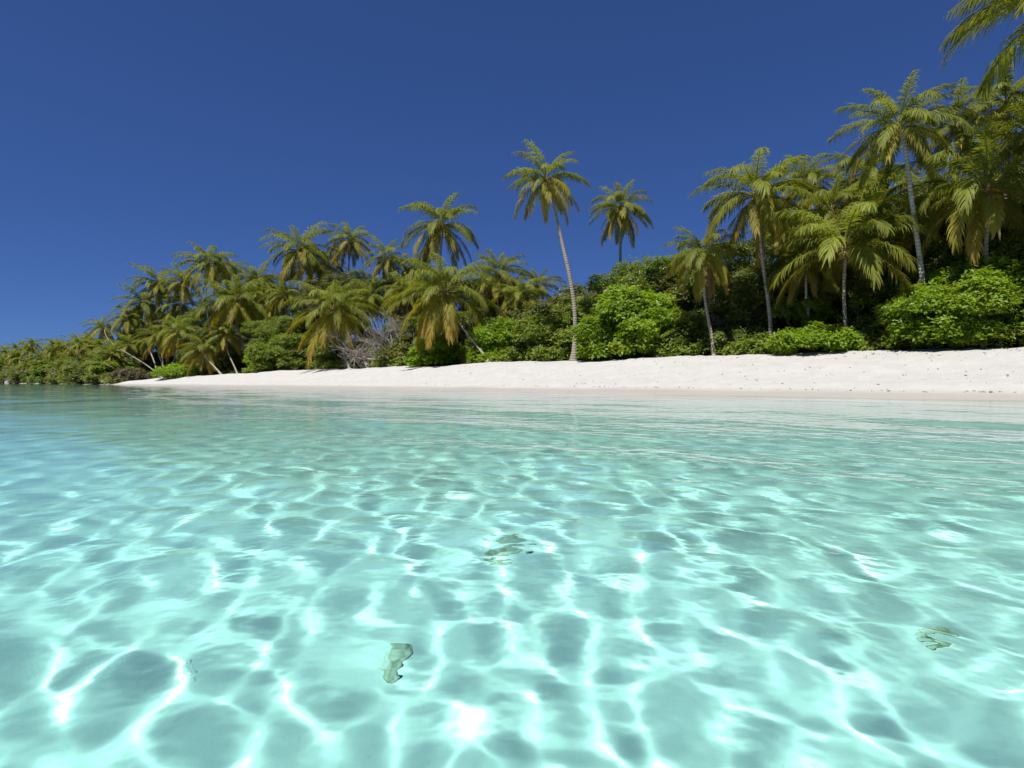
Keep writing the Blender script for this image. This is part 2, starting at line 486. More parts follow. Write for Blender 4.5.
def frond_geo(elev, droop, length, seed, per_side=46, age=0.3, width=0.055, segs=3, sway=0.0):
    rs = np.random.RandomState(seed)
    g = Geo()
    n = 14
    s = np.linspace(0, 1, n)
    ang = R(elev) - R(droop) * s ** 1.25
    ds = length / (n - 1)
    step = np.stack((np.cos(ang), sway * s ** 1.5, np.sin(ang)), 1) * ds
    P = np.concatenate((np.zeros((1, 3)), np.cumsum(step[:-1], axis=0)))
    v, q, uv = tube(P, 0.035 * (1 - 0.85 * s) + 0.004, 4)
    tone = np.clip(age + 0.35 + 0.0 * uv[:, 0], 0, 1)
    g.add(v, q, np.stack((tone, np.zeros(len(v))), 1))
    # leaflets, both sides
    ss = np.linspace(0.16, 0.985, per_side)
    for side in (-1, 1):
        sj = ss + rs.uniform(-.4, .4, per_side) * (0.8 / per_side)
        keep = rs.uniform(size=per_side) > (0.03 if age < 0.6 else 0.10)
        sj = sj[keep]; m = len(sj)
        base = np.stack([np.interp(sj, s, P[:, c]) for c in range(3)], 1)
        a = np.interp(sj, s, ang)
        T = np.stack((np.cos(a), np.zeros(m), np.sin(a)), 1)
        U = np.stack((-np.sin(a), np.zeros(m), np.cos(a)), 1)
        beta = R(28) + R(42) * sj ** 1.2 + rs.normal(0, .07, m)          # sweep towards the tip
        lift = R(12) * (1 - sj) + rs.normal(0, .2, m)
        S = np.array([0, side, 0.0])[None]
        D = (S * np.cos(beta)[:, None] * np.cos(lift)[:, None] + T * np.sin(beta)[:, None] + U * np.sin(lift)[:, None])
        L = 0.215 * length * np.sin(np.pi * np.clip(0.16 + 0.80 * (sj - .12), 0, 1)) ** 0.75 * rs.uniform(.68, 1.12, m) + 0.08
        pos = base.copy(); rows = []
        grav = (0.55 + 0.30 * age + rs.uniform(0, .25, m)) * (1 + 0.7 * np.clip(np.sin(a), 0, 1))
        W = np.cross(D, U); W /= np.linalg.norm(W, axis=1)[:, None] + 1e-9
        prof = [0.45, 1.0, 0.75, 0.08] if segs == 3 else [0.5, 1.0, 0.08]
        for k in range(segs + 1):
            rows.append((pos.copy(), W * (width * 0.5 * prof[k])))
            D = D + np.array([0, 0, -1.0])[None] * (grav * (0.35 + 0.5 * k) * 3 / segs * 0.62)[:, None]
            D /= np.linalg.norm(D, axis=1)[:, None]
            pos = pos + D * (L / segs)[:, None]
        VV = np.stack([np.stack((c - w, c + w), 1) for c, w in rows], 1)     # m, segs+1, 2, 3
        k = segs + 1
        base_i = (np.arange(m) * k * 2)[:, None]
        rr = np.arange(segs)[None] * 2
        Q = np.stack((base_i + rr, base_i + rr + 1, base_i + rr + 3, base_i + rr + 2), -1).reshape(-1, 4)
        tn = np.clip(age * (0.55 + 0.75 * sj) + rs.normal(0, .10, m), 0, 1)
        tt = np.clip(tn[:, None] + np.linspace(-0.05, 0.16, k)[None], 0, 1)
        UVs = np.stack((np.repeat(tt[:, :, None], 2, 2), np.broadcast_to(np.array([0., 1.])[None, None], (m, k, 2))), -1)
        g.add(VV.reshape(-1, 3), Q, UVs.reshape(-1, 2))
    return g

FROND_KINDS = []     # (elevation, mesh, age)
_spec = [(84, 70, 0.10), (70, 74, 0.12), (56, 76, 0.16), (42, 84, 0.22), (28, 82, 0.28), (14, 78, 0.36), (0, 70, 0.45), (-12, 60, 0.50), (-26, 50, 0.60), (-42, 38, 0.72), (-62, 22, 0.95)]
def frond_library(width, per_side, segs, tagname):
    lib = []
    for i, (e, d, age) in enumerate(_spec):
        for v in range(2):
            g = frond_geo(e + rnd.uniform(-5, 5), d * rnd.uniform(.85, 1.2), 1.0 * rnd.uniform(.92, 1.06) * (0.80 if e > 75 else 0.95 if e > 60 else 1.0) * 4.6, 100 + i * 7 + v * 53, per_side, age, width, segs, rnd.uniform(-.25, .25))
            mt = m_frond if age < 0.5 else m_frond_old if age < 0.9 else m_frond_dead
            o = g.build('frond', mt)
            lib.append((e, age, o.data))
            bpy.data.objects.remove(o)
    return lib
LIB = frond_library(0.054, 84, 3, 'near')

def coconut_geo(seed, n):
    rs = np.random.RandomState(seed)
    g = Geo()
    for i in range(n):
        a = rs.uniform(0, 2 * np.pi); r = rs.uniform(.16, .34)
        c = np.array([r * math.cos(a), r * math.sin(a), rs.uniform(-.55, -.1)])
        th = np.linspace(0, np.pi, 6)
        path = np.stack((np.full(6, c[0]), np.full(6, c[1]), c[2] + 0.15 * np.cos(th)), 1)
        v, q, uv = tube(path, 0.115 * np.sin(th) + 0.004, 7)
        g.add(v, q, uv)
    return g
NUTS = []
for i in range(3):
    o = coconut_geo(40 + i, 11).build('coconut_bunch', m_nut); NUTS.append(o.data); bpy.data.objects.remove(o)

def bend_path(b, c, bow, n=16, tip=0.0):
    """trunk path from b to c: leaves the ground leaning and straightens upwards"""
    b = np.array(b, float); c = np.array(c, float)
    s = np.linspace(0, 1, n)
    hor = c - b; hor[2] = 0
    P = b[None] + (c - b)[None] * s[:, None]
    P[:, :2] += hor[:2][None] * (bow * np.sin(np.pi * s) )[:, None]
    wob = 0.012 * np.linalg.norm(c - b)
    P[:, 0] += wob * np.sin(2.2 * np.pi * s + b[0]); P[:, 1] += wob * np.sin(1.7 * np.pi * s + b[1] * 2)
    P[0] = b; P[-1] = c
    return P

def link_child(name, data, parent, loc, rz=0.0, sc=(1, 1, 1), tilt=(0, 0)):
    o = bpy.data.objects.new(name, data)
    col.objects.link(o)
    o.parent = parent
    o.location = loc
    o.rotation_euler = (tilt[0], tilt[1], rz)
    o.scale = sc
    return o

def make_palm(label, crown, base, t, rad_px, n=33, hang=1.0, up=0.0, nuts=True, bow=0.25, pale=False, thick=1.0, group='coconut palms along the beach', tb=None, phase=None, spread=1.0):
    """a coconut palm whose crown heart is seen at crown=(px, py) and whose foot stands in column base"""
    cx, cyy = at_pt(crown[0], t)
    cz = height_of(crown[1], cyy)
    bx, by = at_pt(base, tb if tb else t)
    bz = ground(bx, by) - 0.25
    root = empty('coconut_palm', (bx, by, bz + 0.25))
    tag(root, label, 'palm tree', group)
    h = cz - bz
    size = (rad_px / FPX * cyy) / 4.6                     # frond scale: a mesh frond reaches about 3.75 m
    P = bend_path((0, 0, -0.25), (cx - bx, cyy - by, cz - bz - 0.25), bow)
    s = np.linspace(0, 1, len(P))
    rr = thick * (0.155 - 0.055 * s + 0.16 * np.exp(-s * h / 0.55)) * min(1.15, max(0.8, h / 13))
    v, q, uv = tube(P, rr, 9)
    add_mesh('trunk', v, q, m_trunk_pale if pale else m_trunk, root, True, uv)
    top = P[-1]
    lean = P[-1] - P[-3]; lean /= np.linalg.norm(lean)
    tilt_dir = lean * 0.6 + np.array([0, 0, .4])
    # fibre sheath at the crown heart
    sp = np.stack([top - lean * 0.55 * size, top - lean * 0.2 * size, top + lean * 0.15 * size, top + lean * 0.5 * size])
    v, q, uv = tube(sp, np.array([0.12, 0.20, 0.21, 0.06]) * max(size, 0.6), 8)
    crn = add_mesh('crown', v, q, m_fibre, root, True, uv)
    ph = rnd.uniform(0, 6.28) if phase is None else phase
    for i in range(n):
        f = (i + 0.5) / n
        e = 72 + up - (72 + up + 46 * hang) * f ** 0.95 + rnd.uniform(-7, 7)
        cand = sorted(LIB, key=lambda L: abs(L[0] - e))[:2]
        L = rnd.choice(cand)
        az = ph + i * 2.39996 + rnd.uniform(-.25, .25)
        k = size * rnd.uniform(.86, 1.1)
        rb = 0.10 * size
        loc = (top[0] + math.cos(az) * rb + lean[0] * .1, top[1] + math.sin(az) * rb + lean[1] * .1, top[2] + (0.25 - 0.4 * f) * size)
        o = link_child('frond', L[2], crn, loc, az, (k, k * spread, k), (rnd.uniform(-.10, .10), rnd.uniform(-.06, .06)))
    if nuts:
        link_child('coconut_bunch', rnd.choice(NUTS), crn, tuple(top - lean * 0.1), rnd.uniform(0, 6), (max(size, .75),) * 3)
    return root

def leaf_mass(lobes, spacing, leaf, seed, per=6, inner=0.25, droop=0.15, aspect=0.5):
    """many separate leaves in rosettes spread through a set of lobes (x, y, z, rx, ry, rz)"""
    rs = np.random.RandomState(seed)
    lb = np.asarray(lobes, float)
    area = 4 * np.pi * ((lb[:, 3] * lb[:, 4]) ** 1.6 / 3 + (lb[:, 3] * lb[:, 5]) ** 1.6 / 3 + (lb[:, 4] * lb[:, 5]) ** 1.6 / 3) ** (1 / 1.6)
    cs, ns, tones = [], [], []
    ltone = rs.uniform(-.18, .18, len(lb))
    for i, L in enumerate(lb):
        m = int(area[i] / spacing ** 2 * (1 + inner)) + 4
        d = rs.normal(size=(m, 3)); d /= np.linalg.norm(d, axis=1)[:, None]
        d[:, 2] = np.where(d[:, 2] < -0.35, -d[:, 2] * rs.uniform(-.6, 1, m), d[:, 2])
        rad = 1.0 - np.abs(rs.normal(0, .13, m))
        k = rs.uniform(size=m) < inner / (1 + inner)
        rad[k] = rs.uniform(.35, .85, k.sum())
        # ragged outline
        rad *= 1 + 0.11 * np.sin(d[:, 0] * 7 + i) * np.sin(d[:, 1] * 6 + 2 * i) + 0.10 * np.sin(d[:, 2] * 9 + 3 * i)
        c = L[None, :3] + d * rad[:, None] * L[None, 3:]
        ok = np.ones(m, bool)
        for j, M in enumerate(lb):
            if j != i:
                ok &= (((c - M[None, :3]) / M[None, 3:]) ** 2).sum(1) > 0.45
        ok &= c[:, 2] > 0.03
        cs.append(c[ok]); ns.append(d[ok])
        tones.append(np.full(ok.sum(), 0.45 + ltone[i]))
    C = np.concatenate(cs); N = np.concatenate(ns); tone = np.concatenate(tones)
    m = len(C)
    N = N * 0.7 + np.array([0, 0, 0.75]) + rs.normal(0, .38, (m, 3)); N /= np.linalg.norm(N, axis=1)[:, None]
    A = np.cross(N, rs.normal(size=(m, 3))); A /= np.linalg.norm(A, axis=1)[:, None] + 1e-9
    B = np.cross(N, A)
    th = (np.arange(per) / per * 2 * np.pi)[None] + rs.uniform(-.5, .5, (m, per))
    dirs = A[:, None] * np.cos(th)[..., None] + B[:, None] * np.sin(th)[..., None]
    rise = rs.uniform(.05, .75, (m, per))[..., None]
    D = dirs + N[:, None] * rise; D /= np.linalg.norm(D, axis=2)[..., None]
    D[..., 2] -= droop; D /= np.linalg.norm(D, axis=2)[..., None]
    side = np.cross(D, N[:, None]); side /= np.linalg.norm(side, axis=2)[..., None] + 1e-9
    l = leaf * rs.uniform(.65, 1.25, (m, per))[..., None]
    w = l * aspect * 0.5
    nn = np.cross(side, D)
    p0 = C[:, None] + D * 0.02 + rs.normal(0, leaf * .25, (m, per, 3))
    p1 = p0 + D * l * 0.55 - side * w + nn * l * 0.06
    p2 = p0 + D * l - nn * l * 0.10
    p3 = p0 + D * l * 0.55 + side * w + nn * l * 0.06
    V = np.stack((p0, p1, p2, p3), 2).reshape(-1, 3)
    Q = np.arange(m * per * 4).reshape(-1, 4)
    tn = np.clip(tone[:, None] + rs.normal(0, .2, (m, per)), 0, 1)
    uv = np.stack((np.repeat(tn[..., None], 4, 2), np.broadcast_to(np.array([0, .5, 1, .5])[None, None], (m, per, 4))), -1).reshape(-1, 2)
    g = Geo(); g.add(V, Q, uv)
    return g

def bush_lobes(w, d, h, n, rs, fill=True):
    L = []
    if fill:
        L.append((0, 0, h * 0.38, w * 0.40, d * 0.40, h * 0.50))
    for i in range(n):
        a = i / n * 2 * math.pi + rs.uniform(-.3, .3)
        ring = rs.choice([0.28, 0.40, 0.5])
        r = rs.uniform(.12, .21) * (w + h) * 0.5
        z = h * (0.92 - 1.25 * (ring - .14) - 0.0) * rs.uniform(.65, 1.0)
        z = max(r * .55, min(z, h - r * .75))
        x_ = math.cos(a) * ring * (w - r * .9); y_ = math.sin(a) * ring * (d - r * .9)
        L.append((x_, y_, z, r, r, r * .85))
    for i in range(int(n * .8)):
        a = i / (n * .8) * 2 * math.pi + rs.uniform(-.2, .2)
        r = rs.uniform(.11, .17) * (w + h) * 0.5
        L.append((math.cos(a) * .5 * (w - r * 1.2), math.sin(a) * .5 * (d - r * 1.2), r * rs.uniform(.45, .9), r, r, r * .9))
    return L

def make_bush(name, label, cat, px, top, wpx, t, mat, leaf=0.22, spacing=0.26, group=None, bottom=None, seed=None, n=None, depth=0.75, droop=0.15):
    x, y = at_pt(px, t)
    z0 = ground(x, y)
    w = wpx / FPX * y
    h = height_of(top, y) - z0
    sd_ = seed if seed is not None else rnd.randrange(9999)
    rs = random.Random(sd_)
    root = empty(name, (x, y, z0 - 0.05))
    tag(root, label, cat, group)
    n = n or max(8, int(10 + w * 0.8))
    lobes = bush_lobes(w, w * depth, h, n, rs)
    leaf_mass(lobes, spacing, leaf, sd_, droop=droop).build('foliage', mat, root, False)
    g = Geo()
    for i in range(5):
        a = rs.uniform(0, 6.28); r = rs.uniform(.15, .38)
        tip = (math.cos(a) * w * r, math.sin(a) * w * depth * r, h * rs.uniform(.45, .75))
        P = bend_path((math.cos(a) * .15, math.sin(a) * .15, -.15), tip, .2, 7)
        v, q, uv = tube(P, np.linspace(.07, .02, 7), 5); g.add(v, q, uv)
    g.build('stem', m_bark, root)
    return root

def tree_trunk_geo(w, h, lobes, rs, r0):
    g = Geo()
    fork = np.array([rs.uniform(-.05, .05) * w, rs.uniform(-.05, .05) * w, h * 0.36])
    P = bend_path((0, 0, -.2), fork, .2, 8)
    v, q, uv = tube(P, np.linspace(r0 * 1.35, r0 * .8, 8), 8); g.add(v, q, uv)
    for L in lobes[1:8]:
        tip = np.array(L[:3]) * np.array([.9, .9, 1.0])
        P = bend_path(fork - np.array([0, 0, rs.uniform(0, .12) * h]), tip, .18, 8)
        v, q, uv = tube(P, np.linspace(r0 * .5, r0 * .1, 8), 6); g.add(v, q, uv)
    return g

def tree_lobes(w, d, h, n, rs):
    L = [(0, 0, h * .66, w * .36, d * .36, h * .26)]
    for i in range(n):
        a = i * 2.39996 + rs.uniform(-.4, .4)
        f = (i + .5) / n
        rad = (0.12 + 0.34 * math.sin(math.pi * (0.12 + 0.80 * f))) * rs.uniform(.75, 1.12)
        r = rs.uniform(.13, .22) * (w * .55 + h * .3)
        z = h * (0.97 - 0.80 * f) - r * .5
        L.append((math.cos(a) * rad * w, math.sin(a) * rad * d, max(z, h * .10), r, r, r * .75))
    return L

def make_tree(label, px, top, wpx, t, mat, leaf=0.26, spacing=0.34, group='broadleaf trees in the wood', name='broadleaf_tree', n=None, seed=None, depth=0.9):
    x, y = at_pt(px, t)
    z0 = ground(x, y)
    w = 1.3 * wpx / FPX * y
    h = height_of(top - (15 if px < 500 and t > 45 else 5), y) - z0
    sd_ = seed if seed is not None else rnd.randrange(9999)
    rs = random.Random(sd_)
    root = empty(name, (x, y, z0))
    tag(root, label, 'tree', group)
    lobes = tree_lobes(w, w * depth, h, n or max(10, int(9 + w)), rs)
    tree_trunk_geo(w, h, lobes, rs, 0.10 + 0.012 * h).build('trunk', m_bark, root)
    leaf_mass(lobes, spacing, leaf, sd_, droop=.25).build('crown', mat, root, False)
    return root

# ------------------------------------------------------------------ the coconut palms, right to left
PALMS = [
    # label, crown (px, py), foot px, inland t, crown radius px, options
    ('nearest tall palm, only its long frond tips hanging in at the top right corner', (1092, -14), 1120, 35.0, 128, dict(n=31, hang=0.1)),
    ('tall palm with a pale grey curved trunk rising behind the big bush at right', (899, 128), 924, 37.0, 62, dict(hang=.8, pale=True, bow=-.3)),
    ('half hidden palm crown just behind the tall curved palm at upper right', (955, 128), 962, 46, 46, dict(up=4)),
    ('large palm whose wide crown hangs right above the biggest bush', (987, 188), 992, 38.5, 88, dict(n=30, hang=.95, up=8)),
    ('palm crown cut off by the right edge above the big bush', (1034, 135), 1040, 42, 66, dict()),
    ('low wide palm with broad spreading fronds over the small lime bush', (845, 247), 845, 37.3, 90, dict(n=33, hang=.45)),
    ('full palm with long drooping fronds and a dark foot beside the lime bush', (756, 196), 771, 36.8, 68, dict(n=34, hang=1.0, bow=-.15)),
    ('palm peeping out against the sky between two nearer crowns at right', (806, 182), 815, 50, 42, dict(up=6)),
    ('palm with yellowish upright fronds directly behind the low wide palm', (832, 212), 816, 43, 60, dict(up=8, hang=.8)),
    ('slim palm with a skirt of hanging brown fronds right of the rounded lime bush', (704, 254), 715, 35.6, 46, dict(n=34, hang=1.25, thick=.9)),
    ('lone round-headed palm standing up out of the green thicket near the middle', (621, 208), 630, 45, 36, dict(n=38, hang=1.15)),
    ('tallest palm in the middle with a long curved trunk down to the sand', (546, 180), 573, 35.3, 46, dict(n=32, hang=1.1, bow=-.35, thick=1.05)),
    ('big bushy palm leaning left with a bare slanted trunk on the sand', (446, 292), 492, 34.9, 60, dict(n=38, hang=1.2, bow=.1)),
    ('palm rising above and behind the left-leaning palm', (442, 226), 440, 43, 46, dict(n=34)),
    ('shaded palm just right of the two stacked crowns', (498, 275), 506, 46, 38, dict(up=5)),
    ('palm with dull yellow fronds low behind the round green bush', (519, 296), 524, 43, 32, dict(hang=1.1)),
    ('small dark palm crown left of the tallest middle palm', (538, 287), 542, 50, 30, dict(up=6)),
    ('palm with a thin trunk above the grey bare shrub', (387, 258), 393, 46, 28, dict(n=30)),
    ('right-hand one of the slender pair above the wood, on a bare trunk', (350, 240), 355, 50, 28, dict(n=32)),
    ('tall palm with a hanging skirt of pale fronds left of centre', (299, 250), 304, 43, 40, dict(n=34, hang=1.1)),
    ('shaded palm leaning against the tall skirted palm', (322, 264), 326, 49, 34, dict()),
    ('star-shaped palm with spreading yellow-green fronds close to the sand', (334, 310), 350, 35.4, 52, dict(n=32, hang=.9)),
    ('tall palm with a straight pale trunk behind the arched palm at the thicket edge', (208, 264), 211, 39, 33, dict(n=34, hang=.9, pale=True)),
    ('palm with long arching fronds and a trunk leaning left at the thicket edge', (236, 301), 255, 36.0, 42, dict(n=32, hang=.9)),
    ('palm crown highest at the left end of the main wood', (157, 283), 163, 38, 28, dict(n=32)),
    ('palm just below and left of the highest crown at the left end', (143, 305), 160, 35, 28, dict(n=32)),
    ('palm leaning far out to the left on a long slanted trunk near the beach end', (104, 327), 164, 28.2, 20, dict(n=30, bow=.12, thick=.7)),
    ('ochre palm behind the long slanted trunk near the beach end', (128, 345), 140, 30.0, 21, dict(n=28, hang=1.15, bow=.15)),
    ('ochre palm on a short pinkish leaning trunk', (178, 332), 165, 32, 28, dict(n=30, hang=1.15)),
    ('low palm with brown hanging fronds over the left of the beach', (203, 350), 222, 30.8, 26, dict(n=30, hang=1.2, bow=.1)),
    ('olive palm tucked between the two leftmost tall palms', (180, 306), 184, 42, 26, dict()),
    ('dull palm in the thicket left of the skirted palm', (268, 304), 274, 41, 30, dict(hang=1.1)),
    ('yellow-green palm behind the grey bare shrub', (408, 292), 414, 43, 32, dict(hang=1.1)),
    ('palm half hidden between the star-shaped palm and the grey shrub', (370, 296), 375, 44, 28, dict()),
    ('dark palm behind the low wide palm and the curved trunk', (872, 222), 880, 47, 55, dict()),
    ('dark palm with arching fronds to the right of the curved grey trunk', (935, 240), 941, 44, 58, dict(hang=.9)),
    ('palm in deep shade under the two tall crowns at right', (790, 232), 797, 50, 46, dict(hang=1.1)),
    ('palm crown between the tall curved palm and the palm above the biggest bush', (928, 196), 934, 42, 62, dict(hang=.9)),
    ('back-row palm with its crown against the sky left of the right edge palm', (1006, 104), 1012, 48, 56, dict(up=5)),
    ('back-row palm filling the gap left of the tall curved palm', (868, 176), 872, 49, 50, dict(up=4)),
    ('little palm between the tall pale-trunked palm and the highest left crown', (182, 282), 186, 41, 24, dict()),
    ('small palm above the leafy tree just left of the skirted palm', (258, 280), 262, 46, 26, dict()),
    ('small palm crown low between the arched palm and the skirted palm', (283, 296), 287, 40, 26, dict(hang=1.1)),
    ('small palm just left of the highest crown at the left end', (128, 318), 134, 31.5, 20, dict()),
    ('small palm peeping over the wood right of the thin-trunked palm', (412, 268), 417, 49, 26, dict()),
    ('small palm behind the arched palm, its crown against the sky', (229, 272), 233, 45, 25, dict()),
    ('low ochre palm between the brown palm and the arched palm', (226, 334), 238, 34, 24, dict(hang=1.15)),
    ('low ochre palm left of the low brown palm', (158, 338), 168, 31.5, 22, dict(hang=1.1)),
    ('short palm with a thin pale stem behind the small lime bush', (806, 262), 815, 38.6, 48, dict(hang=1.1, thick=.8, pale=True)),
]
for (lab, cr, bpx, t_, rp, kw) in PALMS:
    make_palm(lab, cr, bpx, t_, rp, **kw)

# ------------------------------------------------------------------ bushes at the top of the beach
make_bush('bush', 'big rounded bright lime green bush in the middle of the beach edge', 'bush', 640, 284, 118, 37.2, m_lime, 0.34, 0.36, 'bushes along the beach edge', seed=5)
make_bush('bush', 'darker green bush against the right side of the big lime bush', 'bush', 692, 306, 60, 37.6, m_mid, 0.28, 0.32, 'bushes along the beach edge', seed=6)
make_bush('bush', 'small low bright lime bush below the low wide palm', 'bush', 823, 323, 98, 36.2, m_lime, 0.22, 0.24, 'bushes along the beach edge', seed=7)
make_bush('bush', 'largest glossy green bush filling the beach edge at far right', 'bush', 992, 252, 178, 38.2, m_lime, 0.24, 0.26, 'bushes along the beach edge', seed=8, n=26)
make_bush('bush', 'fresh green bush right behind the bare slanted trunk', 'bush', 500, 312, 58, 37.0, m_lime, 0.30, 0.34, 'bushes along the beach edge', seed=9)
make_bush('bush', 'low lime bush under the left-leaning palm', 'bush', 436, 333, 56, 36.2, m_lime, 0.30, 0.34, 'bushes along the beach edge', seed=10)
make_bush('bush', 'mid green bush left of the tallest palm trunk', 'bush', 540, 308, 66, 38.2, m_mid, 0.30, 0.34, 'bushes along the beach edge', seed=11)
make_bush('bush', 'tall mid green bush between the tallest trunk and the big lime bush', 'bush', 588, 303, 62, 39.2, m_mid, 0.30, 0.34, 'bushes along the beach edge', seed=12)
make_bush('bush', 'broad green bush left of the star-shaped palm', 'bush', 287, 330, 68, 37.0, m_mid, 0.34, 0.40, 'bushes along the beach edge', seed=13)
make_bush('bush', 'bright little bush at the foot of the left-leaning arched palm', 'bush', 258, 344, 26, 35.8, m_lime, 0.34, 0.40, 'bushes along the beach edge', seed=14)
make_bush('bush', 'low yellow-green bush at the left end of the sand', 'bush', 190, 364, 60, 30.4, m_lime, 0.36, 0.42, 'bushes along the beach edge', seed=15)
make_bush('bush', 'dark low bush between the skirted palm and the lime bush', 'bush', 735, 322, 66, 37.8, m_dark, 0.24, 0.28, 'bushes along the beach edge', seed=16)
make_bush('bush', 'dark bush in shade under the curved grey trunk', 'bush', 890, 306, 90, 39.0, m_dark, 0.24, 0.28, 'bushes along the beach edge', seed=17)
make_bush('bush', 'dull green bush below the grey bare shrub', 'bush', 400, 340, 44, 36.6, m_olive, 0.32, 0.38, 'bushes along the beach edge', seed=18)
make_bush('bush', 'shaded bush left of the grey bare shrub', 'bush', 345, 338, 50, 39, m_dark, 0.32, 0.38, 'bushes along the beach edge', seed=19)
make_bush('bush', 'dark bush behind the low brown palm', 'bush', 228, 340, 46, 36, m_dark, 0.36, 0.42, 'bushes along the beach edge', seed=20)
make_bush('bush', 'dry grey-brown shrub with few leaves right of the slim skirted palm', 'shrub', 722, 302, 52, 39.4, m_dry, 0.22, 0.34, 'bushes along the beach edge', seed=21)
make_bush('bush', 'dry pale shrub at the low left tip of the beach', 'shrub', 130, 367, 36, 25.6, m_dry, 0.36, 0.46, 'bushes along the beach edge', seed=22)
make_bush('bush', 'round green bush at the very end of the beach', 'bush', 104, 372, 30, 23.6, m_olive, 0.36, 0.44, 'bushes along the beach edge', seed=23)

# ------------------------------------------------------------------ trees of the wood behind
TREES = [
    ('olive leafy tree behind the dark bush between the two slim trunks', 745, 286, 56, 39.8, m_olive),
    ('mid green tree behind the small lime bush and the low wide palm', 802, 298, 60, 39.8, m_mid),
    ('mid green tree behind the curved trunk, just left of the largest bush', 884, 282, 64, 40.6, m_mid),
    ('leafy tree behind the right part of the largest bush', 985, 232, 80, 41.5, m_mid),
    ('leafy tree with the highest green top between the lone palm and the skirted palm', 655, 256, 86, 44, m_mid),
    ('tree behind the foot of the lone round-headed palm', 600, 282, 74, 47, m_olive),
    ('small-leaved tree just right of the tallest palm trunk', 572, 296, 58, 44, m_mid),
    ('tree with a flat olive top beside the skirted palm', 692, 262, 74, 45, m_olive),
    ('dark tree filling the gap between the skirted palm and the full palm', 728, 240, 84, 46, m_dark),
    ('dark dense tree behind the trunk of the full drooping palm', 770, 262, 84, 42, m_dark),
    ('dark tree behind the fronds of the low wide palm', 822, 258, 96, 43, m_dark),
    ('dark tree beyond the curved grey trunk, low', 890, 256, 104, 43, m_dark),
    ('dark tree above the left part of the largest bush', 948, 214, 100, 45, m_dark),
    ('dark tree above the largest bush at the right edge', 1016, 190, 110, 45, m_dark),
    ('tallest dark tree of the back row at right', 975, 168, 110, 56, m_dark),
    ('dark back-row tree under the curved palm crown', 896, 196, 100, 56, m_dark),
    ('dark back-row tree between the two full crowns', 820, 206, 96, 56, m_dark),
    ('olive tree behind the mid green bush left of the tallest trunk', 540, 302, 60, 43, m_olive),
    ('tree in shade behind the shaded palm right of the stacked crowns', 488, 288, 62, 49, m_dark),
    ('olive tree behind the two stacked palm crowns', 428, 286, 64, 50, m_olive),
    ('tree behind the grey bare shrub', 380, 288, 56, 49, m_dark),
    ('broad tree between the slender palms and the star-shaped palm', 338, 282, 56, 46, m_olive),
    ('round dark green tree top left of the tall skirted palm', 270, 282, 46, 52, m_dark),
    ('light green leafy tree left of the star-shaped palm', 290, 318, 62, 40, m_mid),
    ('tree behind the arched palm at the thicket edge', 235, 296, 48, 47, m_olive),
    ('tree below the tall palm with the straight pale trunk', 205, 312, 46, 42, m_mid),
    ('tree under the two leftmost tall crowns', 160, 312, 46, 42, m_dark),
    ('low tree left of the ochre palms', 142, 330, 40, 36, m_olive),
    ('dark tree behind the bush left of the star-shaped palm', 310, 318, 50, 43, m_dark),
    ('olive tree behind the low brown palm', 215, 330, 44, 37, m_olive),
    ('dark tree behind the left-leaning palm', 455, 312, 62, 42, m_dark),
    ('tree showing dark between the grey shrub and the left-leaning palm', 415, 318, 44, 42, m_dark),
    ('dark low tree behind the big lime bush', 640, 300, 76, 42, m_dark),
    ('low tree at the left end of the main wood', 122, 343, 32, 31, m_olive),
]
for (lab, px_, top_, w_, t_, mt_) in TREES:
    make_tree(lab, px_, top_, w_, t_, mt_)

# ------------------------------------------------------------------ low growth on the floor of the wood
def scatter_mass(name, label_kind, pts, mat, leaf, spacing, seed):
    rs = random.Random(seed)
    lobes = []
    for (x, y, w, h) in pts:
        z = ground(x, y)
        lobes.append((x, y, z + h * .22, w * .5, w * .5, h * .72))
    o = leaf_mass(lobes, spacing, leaf, seed, per=5, inner=.15).build(name, mat, None, False)
    tag(o, kind='stuff')
    return o

pts = []
for i in range(150):
    px = rnd.uniform(130, 1080)
    t = rnd.uniform(0, 1)
    lo = 36.2 if px > 300 else 36.2 - (300 - px) * .028
    tt = lo + 7 * t ** 1.4
    x, y = at_pt(px, tt)
    pts.append((x, y, rnd.uniform(1.6, 3.4) * (1 + y / 160), rnd.uniform(.7, 1.5) * (1 + t * 1.2)))
for i in range(110):
    px = 120 + 980 * (i + rnd.uniform(0, 1)) / 110
    x, y = at_pt(px, (44 if px > 300 else 44 - (300 - px) * .05) + rnd.uniform(-1.5, 1.5))
    pts.append((x, y, 4.0 * (1 + y / 160), rnd.uniform(2.2, 3.4)))
scatter_mass('undergrowth', 'stuff', pts, m_mid, 0.28, 0.38, 71)
pts = []
for i in range(70):
    px = -20 + 1140 * (i + rnd.uniform(0, 1)) / 70
    lo = 50 if px > 300 else 50 - (300 - px) * .05
    x, y = at_pt(max(px, 130), lo + rnd.uniform(0, 12))
    pts.append((x, y, rnd.uniform(5, 8), rnd.uniform(5, 8.5)))
scatter_mass('woods', 'stuff', pts, m_dark, 0.5, 0.75, 72)

